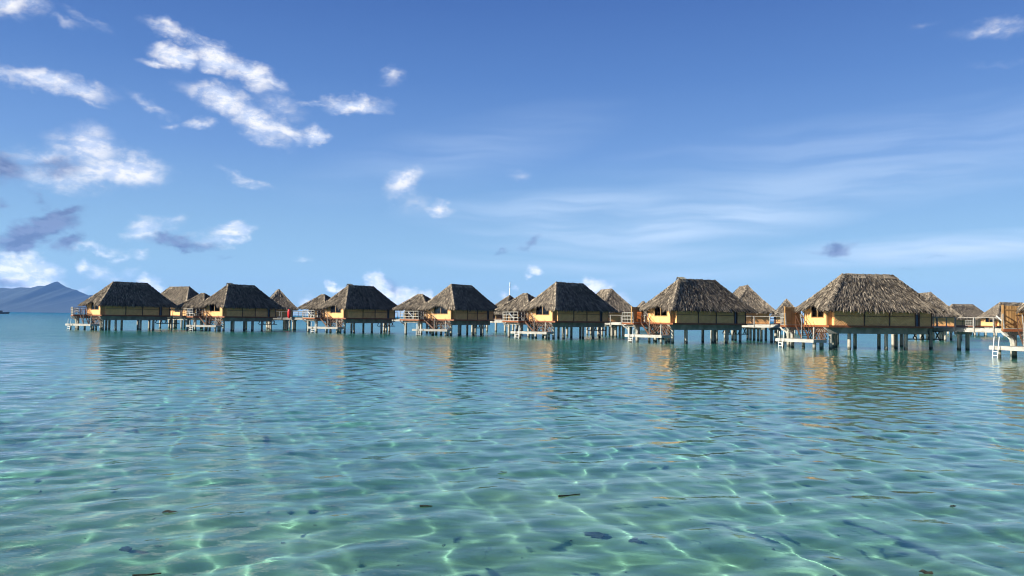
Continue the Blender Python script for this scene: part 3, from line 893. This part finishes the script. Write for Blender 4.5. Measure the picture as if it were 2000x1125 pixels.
for h, ya, yb in ((front[1], 1.78, 2.55), (front[4], 3.35, 3.88), (front[6], 1.78, 2.2)):
    mb = MB(); mb.box(lc(.935, ya, 2.95), lc(.95, yb, 4.05)); mb.build('blind', MAT['curtain'], h)
for h in (front[1], front[2], front[5]):               # new straw on the seaward tip of the ridge
    mb = MB(); rg = random.Random(3); thatch_line(mb, rg, lc(3.2, WY / 2, TOP + .14), lc(4.0, WY / 2, TOP + .14), .42, .9)
    mb.build('ridge_tip', MAT['pale_straw'], h)
cb = MB(); npl = 10
for i in range(npl):
    ya, yb = 2.95 + .95 * i / npl, 2.95 + .95 * (i + 1) / npl
    xa, xb = .93 + .03 * (i % 2), .93 + .03 * ((i + 1) % 2)
    cb.add([lc(xa, ya, 2.9), lc(xb, yb, 2.9), lc(xb, yb, 4.05), lc(xa, ya, 4.05)], [(0, 1, 2, 3)])
cb.build('curtain', MAT['curtain'], front[3])

def spot(px, d): return (px - 1000) / F_PX * d
BACK = [  # ridge-middle px, depth, rotation from facing the camera (long side turned that way), label
    (350, 141, -54, 'smaller-looking bungalow with a lit row of windows, between the two bungalows next to the mountain'),
    (543, 150, -86, 'pointed grey roof showing behind the red float'),
    (1184, 127, -72, 'grey roof standing behind the bungalow with the flecked black eave'),
    (1452, 109, -79, 'grey roof rising directly behind the bungalow with the orange chair'),
    (1536, 169, -88, 'small distant pointed roof between the two large grey-roofed bungalows'),
    (1256, 206, -85, 'tiny distant roof tip in the gap before the orange chair bungalow'),
    (1805, 125, -70, 'dark-sided roof rising behind the largest bungalow, yellow wall panel under it'),
    (1880, 193, 36, 'distant flat-topped tan roof above the white boardwalk'),
    (1975, 172, 40, 'distant brownish roof behind the plank screen at the picture edge'),
]
back = []
index_kids()
for i, (px, d, th, lab) in enumerate(BACK):
    X = spot(px, d); al = math.degrees(math.atan2(X, d))
    o = proto_back if i == 0 else copy_tree(proto_back)
    o.location = (X, d, 0); o.rotation_euler = (0, 0, R(-al + th))
    tag(o, lab, 'bungalow', GB); back.append(o)
for i, o in enumerate(front + back): swap_roof(o, i)

for k, x in enumerate((2.2, 5.2, 8.0)):                 # narrow windows in the sunlit wall behind the first two bungalows
    mb = MB()
    for (a, b, c, d) in ((x, 2.75, x + 1.3, 2.83), (x, 3.62, x + 1.3, 3.70), (x, 2.835, x + .09, 3.615), (x + 1.21, 2.835, x + 1.3, 3.615), (x + .6, 2.835, x + .7, 3.615)):
        mb.box(lc(a, .74, b), lc(c, .795, d), .3)
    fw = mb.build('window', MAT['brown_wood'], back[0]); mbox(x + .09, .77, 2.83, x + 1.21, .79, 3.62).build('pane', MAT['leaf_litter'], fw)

# ---- the open pavilion with the mast
def pavilion():
    root = empty('pavilion'); rng = random.Random(31)
    mb = MB(); h = 3.5; ze, zt = 3.3, 6.6
    c = [Vector((-h, -h, ze)), Vector((h, -h, ze)), Vector((h, h, ze)), Vector((-h, h, ze))]; ap = Vector((0, 0, zt))
    for i in range(4):
        a, b = c[i], c[(i + 1) % 4]; d = (b - a).normalized() * .01
        thatch_face(mb, rng, a, b, ap - d, ap + d)
        thatch_line(mb, rng, ap, a, .26, .6)
    rf = mb.build('thatch_roof', MAT['thatch'], root)
    mb = MB(); mb.tube((0, 0, zt - .1), (.05, 0, zt + 2.4), .075, .05, 8); mb.tube((-.12, 0, zt + 1.5), (.18, 0, zt + 1.55), .07, .07, 6); mb.tube((.05, 0, zt + 2.0), (.12, 0, zt + 2.4), .06, .02, 6)
    mb.build('mast', MAT['steel'], rf)
    mb = MB(); mb.prism([(-3.2, -3.2), (3.2, -3.2), (3.2, 3.2), (-3.2, 3.2)], 1.9, 2.15); mb.build('deck', MAT['grey_wood'], root)
    for x in (-2.9, 2.9):
        for y in (-2.9, 0, 2.9):
            mb = MB(); mb.tube((x, y, -2.9), (x, y, 1.9), .2, .2, 10); mb.build('pile', MAT['pile'], root)
            mb = MB(); mb.tube((x, y, 2.15), (x, y, 3.6), .1, .1, 8); mb.build('post', MAT['yellow_wood'], root)
    mb = MB(); mb.box((-1.8, -1.5, 2.16), (1.8, 2.6, 3.5)); mb.build('inner_room', MAT['brown_wood'], root)
    return root
pv = pavilion(); pv.location = (spot(995.5, 152), 152, 0); pv.rotation_euler = (0, 0, R(35))
tag(pv, 'small pyramid-roofed pavilion with a thin white mast on its tip', 'pavilion')

# ------------------------------------------------------------------ boardwalk behind the row
PATH = [(54, 58), (49.5, 66.5), (44.6, 74.5), (42.0, 81), (38.8, 90), (31.5, 99.8), (23, 108), (14.8, 116.5), (5, 123.5), (-5, 129.5), (-20, 136), (-37, 139.5), (-48, 138.5)]
def resample(path, step):
    P = [Vector((x, y, 0)) for x, y in path]; out = [P[0]]; acc = 0.0
    for a, b in zip(P, P[1:]):
        L = (b - a).length; d = (b - a) / L; s = step - acc
        while s <= L: out.append(a + d * s); s += step
        acc = (acc + L) % step
    return out
ZB = 2.1
walk = empty('boardwalk', (PATH[5][0], PATH[5][1], 0)); off = Vector((-PATH[5][0], -PATH[5][1], 0))
mb = MB(); pl = resample(PATH, .5); rgw = random.Random(8)
for a, b in zip(pl, pl[1:]):
    d = (b - a).normalized(); n = Vector((-d.y, d.x, 0))
    q = [a + n * .95, a - n * .95, b - n * .95 - d * .03, b + n * .95 - d * .03]
    mb.prism([(p.x + off.x, p.y + off.y) for p in q], ZB - .06, ZB, rgw.uniform(.2, .8))
mb.build('deck', MAT['white_wood'], walk)
mb = MB()
sm = resample(PATH, 2.0)
for a, b in zip(sm, sm[1:]):
    d = (b - a).normalized(); n = Vector((-d.y, d.x, 0))
    for s in (-1, 1): mb.beam(a + off + n * (.93 * s) + Vector((0, 0, ZB - .23)), b + off + n * (.93 * s) + d * .04 + Vector((0, 0, ZB - .23)), .1, .32)
mb.build('edge_beam', MAT['white_wood'], walk)
for i, p in enumerate(sm[:-1]):
    d = (sm[i + 1] - p).normalized(); n = Vector((-d.y, d.x, 0))
    if i % 4 == 0:
        for s in (-1, 1):
            mb = MB(); q = p + off + n * (.55 * s); mb.tube(q + Vector((0, 0, -2.8)), q + Vector((0, 0, ZB - .37)), .19, .18, 12); mb.build('pile', MAT['pile'], walk)
        mb = MB(); mb.beam(p + off + n * 1.0 + Vector((0, 0, ZB - .52)), p + off - n * 1.0 + Vector((0, 0, ZB - .52)), .3, .26); mb.build('cross_beam', MAT['concrete'], walk)
    if i < 97:
        mb = MB(); q = p + off + n * .99; mb.beam(q + Vector((0, 0, ZB - .45)), q + n * .05 + Vector((0, 0, ZB + .98)), .11, .11); mb.build('rail_post', MAT['grey_wood'], walk)
mb = MB()
for a, b in zip(sm, sm[1:]):
    d = (b - a).normalized(); n = Vector((-d.y, d.x, 0)); o3 = off + n * 1.03
    for z in (.95,): mb.beam(a + o3 + Vector((0, 0, ZB + z)), b + o3 + Vector((0, 0, ZB + z)), .05, .05)
mb.build('handrail', MAT['grey_wood'], walk)
tag(walk, 'pale timber boardwalk on piles curving behind the bungalows', 'boardwalk')

# red float hanging on the boardwalk
mb = MB(); n = 12
vs = []; fs = []
for j, (z, r) in enumerate(((-.78, .02), (-.70, .16), (-.4, .25), (0, .27), (.4, .25), (.62, .18), (.75, .06))):
    for i in range(n): a = 6.2832 * i / n; vs.append((r * math.cos(a), .6 * r * math.sin(a), z))
for j in range(6):
    for i in range(n): k = (i + 1) % n; fs.append((j*n+i, j*n+k, (j+1)*n+k, (j+1)*n+i))
mb.add(vs, fs + [tuple(range(n)), tuple(range(6*n, 7*n))])
fl = mb.build('rescue_float', MAT['red_plastic']); fl.location = (spot(565.5, 138.1), 138.1, 2.72)
for p in fl.data.polygons: p.use_smooth = True
tag(fl, 'bright red rescue float hanging on the boardwalk rail', 'rescue float')

# ------------------------------------------------------------------ terrace furniture
def world(root, x, y, z): return Matrix.Translation(root.location) @ root.rotation_euler.to_matrix().to_4x4() @ lc(x, y, z)
def make_lounger(name, mat):
    root = empty(name)
    mb = MB(); mb.box((-.32, -.95, .30), (.32, .45, .38)); mb.build('seat', mat, root)
    mb = MB(); mb.beam((0, .45, .36), (0, .98, .92), .64, .07); mb.build('backrest', mat, root)
    for x in (-.28, .28):
        for y in (-.85, .4):
            mb = MB(); mb.beam((x, y, 0), (x, y, .30), .06, .06); mb.build('leg', mat, root)
    return root
def make_table(name, mat):
    root = empty(name)
    mb = MB(); mb.tube((0, 0, .66), (0, 0, .71), .42, .42, 16); mb.build('table_top', mat, root)
    mb = MB(); mb.tube((0, 0, .05), (0, 0, .66), .05, .05, 8); mb.build('stem', mat, root)
    mb = MB(); mb.tube((0, 0, 0), (0, 0, .05), .28, .25, 14); mb.build('foot', mat, root)
    return root
lounger = make_lounger('sun_lounger', MAT['white_paint']); table = make_table('terrace_table', MAT['brown_wood'])
who = ['beside the blue mountain', 'on the bungalow next to the red float', 'on the bungalow with the pale ridge tip', 'on the bungalow with the curtained window',
       'on the bungalow beside the mast-topped hut', 'behind the orange chair', 'of the largest bungalow', 'behind the plank screen at the picture edge']
index_kids()
for i, h in enumerate(front):
    if i in (5, 6): continue
    o = lounger if i == 0 else copy_tree(lounger)
    o.location = world(h, -.15, 6.3, 2.18); o.rotation_euler = (0, 0, h.rotation_euler.z + R(-20 + 13 * i))
    tag(o, 'white sun lounger behind the terrace railing ' + who[i], 'sun lounger', 'loungers on the terraces')
    if i in (0, 7): continue
    o = table if i == 1 else copy_tree(table)
    o.location = world(h, .62, 8.1, 2.18); o.rotation_euler = (0, 0, 0)
    tag(o, 'round brown terrace table ' + who[i], 'table', 'tables on the terraces')
ch = make_lounger('terrace_chair', MAT['orange_cloth']); ch.location = world(front[5], -.25, 5.35, 2.18); ch.scale = (.75, .5, 1.2); ch.rotation_euler = (0, 0, front[5].rotation_euler.z + R(150))
tag(ch, 'orange chair on the terrace, leaning back beside the yellow window wall', 'chair')

# ------------------------------------------------------------------ far boat
bt = empty('boat', (spot(1, 900), 900, 0), R(15))
mb = MB(); mb.add([(-6, -1.6, 0), (5, -1.7, 0), (8.5, 0, 0), (5, 1.7, 0), (-6, 1.6, 0), (-6.4, -2, 1.6), (5.4, -2.1, 1.8), (9.8, 0, 2.3), (5.4, 2.1, 1.8), (-6.4, 2, 1.6)],
    [(0, 4, 3, 2, 1), (5, 6, 7, 8, 9), (0, 1, 6, 5), (1, 2, 7, 6), (2, 3, 8, 7), (3, 4, 9, 8), (4, 0, 5, 9)]); mb.build('hull', MAT['boat_hull'], bt)
mb = MB(); mb.box((-4, -1.4, 1.62), (2.5, 1.4, 3.5)); mb.box((-3, -1.5, 3.5), (2, 1.5, 3.65)); mb.build('cabin', MAT['boat_hull'], bt)
mb = MB(); mb.tube((-1, 0, 3.65), (-1, 0, 6.0), .06, .04, 6); mb.build('mast', MAT['boat_hull'], bt)
tag(bt, 'small dark boat far out below the blue mountain', 'boat')

# ------------------------------------------------------------------ bits drifting in and lying under the water
def at_water(px, py, z=0.0):
    d = ray(px, py); k = (z - CAM_H) / d.z
    return Vector((d.x * k, d.y * k, z))
def wz(p): return float(wave_field(np.array([p.x]), np.array([p.y]), np.array([.03]))[0])
def twig(px, py, L, ang, lab, r=.012):
    p = at_water(px, py); p.z = wz(p) + .006
    mb = MB(); q0 = Vector((-L / 2, 0, 0)); rg = random.Random(int(px))
    for i in range(4):
        q1 = Vector((-L / 2 + L * (i + 1) / 4, rg.uniform(-.02, .02) * L, rg.uniform(-.004, .004))); mb.tube(q0, q1, r * (1.1 - .15 * i), r * (1 - .15 * i), 6); q0 = q1
    o = mb.build('twig', MAT['leaf_litter']); o.location = p; o.rotation_euler = (0, 0, R(ang)); tag(o, lab, 'twig')
twig(1112, 967, .34, 24, 'thin straight dark twig floating amid the water, tilted up at one end')
twig(832, 990, .16, 8, 'short dark twig floating near the long bright ripple line')
twig(287 + 0, 1121, .25, 20, 'dark twig floating at the bottom edge of the picture')
def leaf(px, py, L, W, ang, lab):
    p = at_water(px, py); p.z = wz(p) + .008
    mb = MB(); rg = random.Random(int(px + py)); n = 12
    ring = [Vector((L / 2 * math.cos(6.283 * i / n) * rg.uniform(.75, 1.1), W / 2 * math.sin(6.283 * i / n) * rg.uniform(.6, 1.15), rg.uniform(-.004, .018))) for i in range(n)]
    mb.add([Vector((0, 0, .012))] + ring + [Vector((0, 0, -.004))], [(0, i + 1, (i + 1) % n + 1) for i in range(n)] + [(n + 1, (i + 1) % n + 1, i + 1) for i in range(n)])
    o = mb.build('fallen_leaf', MAT['leaf_litter']); o.location = p; o.rotation_euler = (0, 0, R(ang)); tag(o, lab, 'leaf')
leaf(333, 999, .20, .13, 10, 'curled dark brown leaf floating alone on the shaded water side')
leaf(982, 924, .16, .09, -10, 'small curled brown leaf floating beyond the ring-shaped ripple')
leaf(1862, 992, .12, .06, 25, 'small dark leaf floating by a drift of leaf scraps')
leaf(1808, 1121, .15, .14, 0, 'ragged black leaf clump floating at the bottom edge of the picture')
def stone(px, py, L, lab):
    d = ray(px, py); z = -0.95
    # refracted position on the bed
    s = (0.0 - CAM_H) / d.z; P = Vector((d.x * s, d.y * s, 0)); hdir = Vector((d.x, d.y, 0)).normalized()
    ci = math.hypot(d.x, d.y) / 1.333; P = P + hdir * (0.95 * ci / math.sqrt(1 - ci * ci)); P.z = z
    bm = bmesh.new(); bmesh.ops.create_icosphere(bm, subdivisions=3, radius=1)
    rg = random.Random(int(px)); ph = [rg.uniform(0, 6) for _ in range(6)]
    for v in bm.verts:
        k = 1 + .18 * math.sin(3 * v.co.x + ph[0]) * math.sin(3 * v.co.y + ph[1]) + .12 * math.sin(6 * v.co.y + ph[2]); v.co *= k; v.co = Vector((v.co.x * L / 2, v.co.y * L / 2.2, v.co.z * L / 9))
    me = bpy.data.meshes.new('flat_stone'); bm.to_mesh(me); bm.free()
    for p in me.polygons: p.use_smooth = True
    o = bpy.data.objects.new('flat_stone', me); COL.objects.link(o); me.materials.append(MAT['weedy_stone']); o.location = P; tag(o, lab, 'stone')
stone(1160, 1045, .27, 'larger dark flat stone on the sandy bed, at the tip of a bright ripple line')
stone(1240, 1058, .13, 'smaller dark flat stone on the sandy bed beside the larger one')
stone(247, 1074, .16, 'dark flat stone lying alone on the bed below the shaded water')

# scraps of leaf scattered over the bed, too many to count
mb = MB(); rg = random.Random(12)
for i in range(520):
    a = R(rg.uniform(-36, 36)); d = 7 + 24 * rg.random() ** 1.6
    x, y = d * math.sin(a), d * math.cos(a)
    z = float(bed(np.array([x]), np.array([y]), np.array([.05]))[0]) + .012
    L, W, r = rg.uniform(.006, .028), rg.uniform(.004, .010), rg.uniform(0, 6.28)
    c, s = math.cos(r), math.sin(r)
    mb.add([(x + c*L - s*W, y + s*L + c*W, z), (x - c*L - s*W, y - s*L + c*W, z + .006), (x - c*L + s*W, y - s*L - c*W, z), (x + c*L + s*W, y + s*L - c*W, z + .01)], [(0, 1, 2, 3)])
sd = mb.build('seabed_litter', MAT['dead_leaf']); tag(sd, kind='stuff')

for o in COL.objects:
    if o.name.split('.')[0] in ('flat_stone', 'seabed_litter'): o.cycles.is_caustics_receiver = True
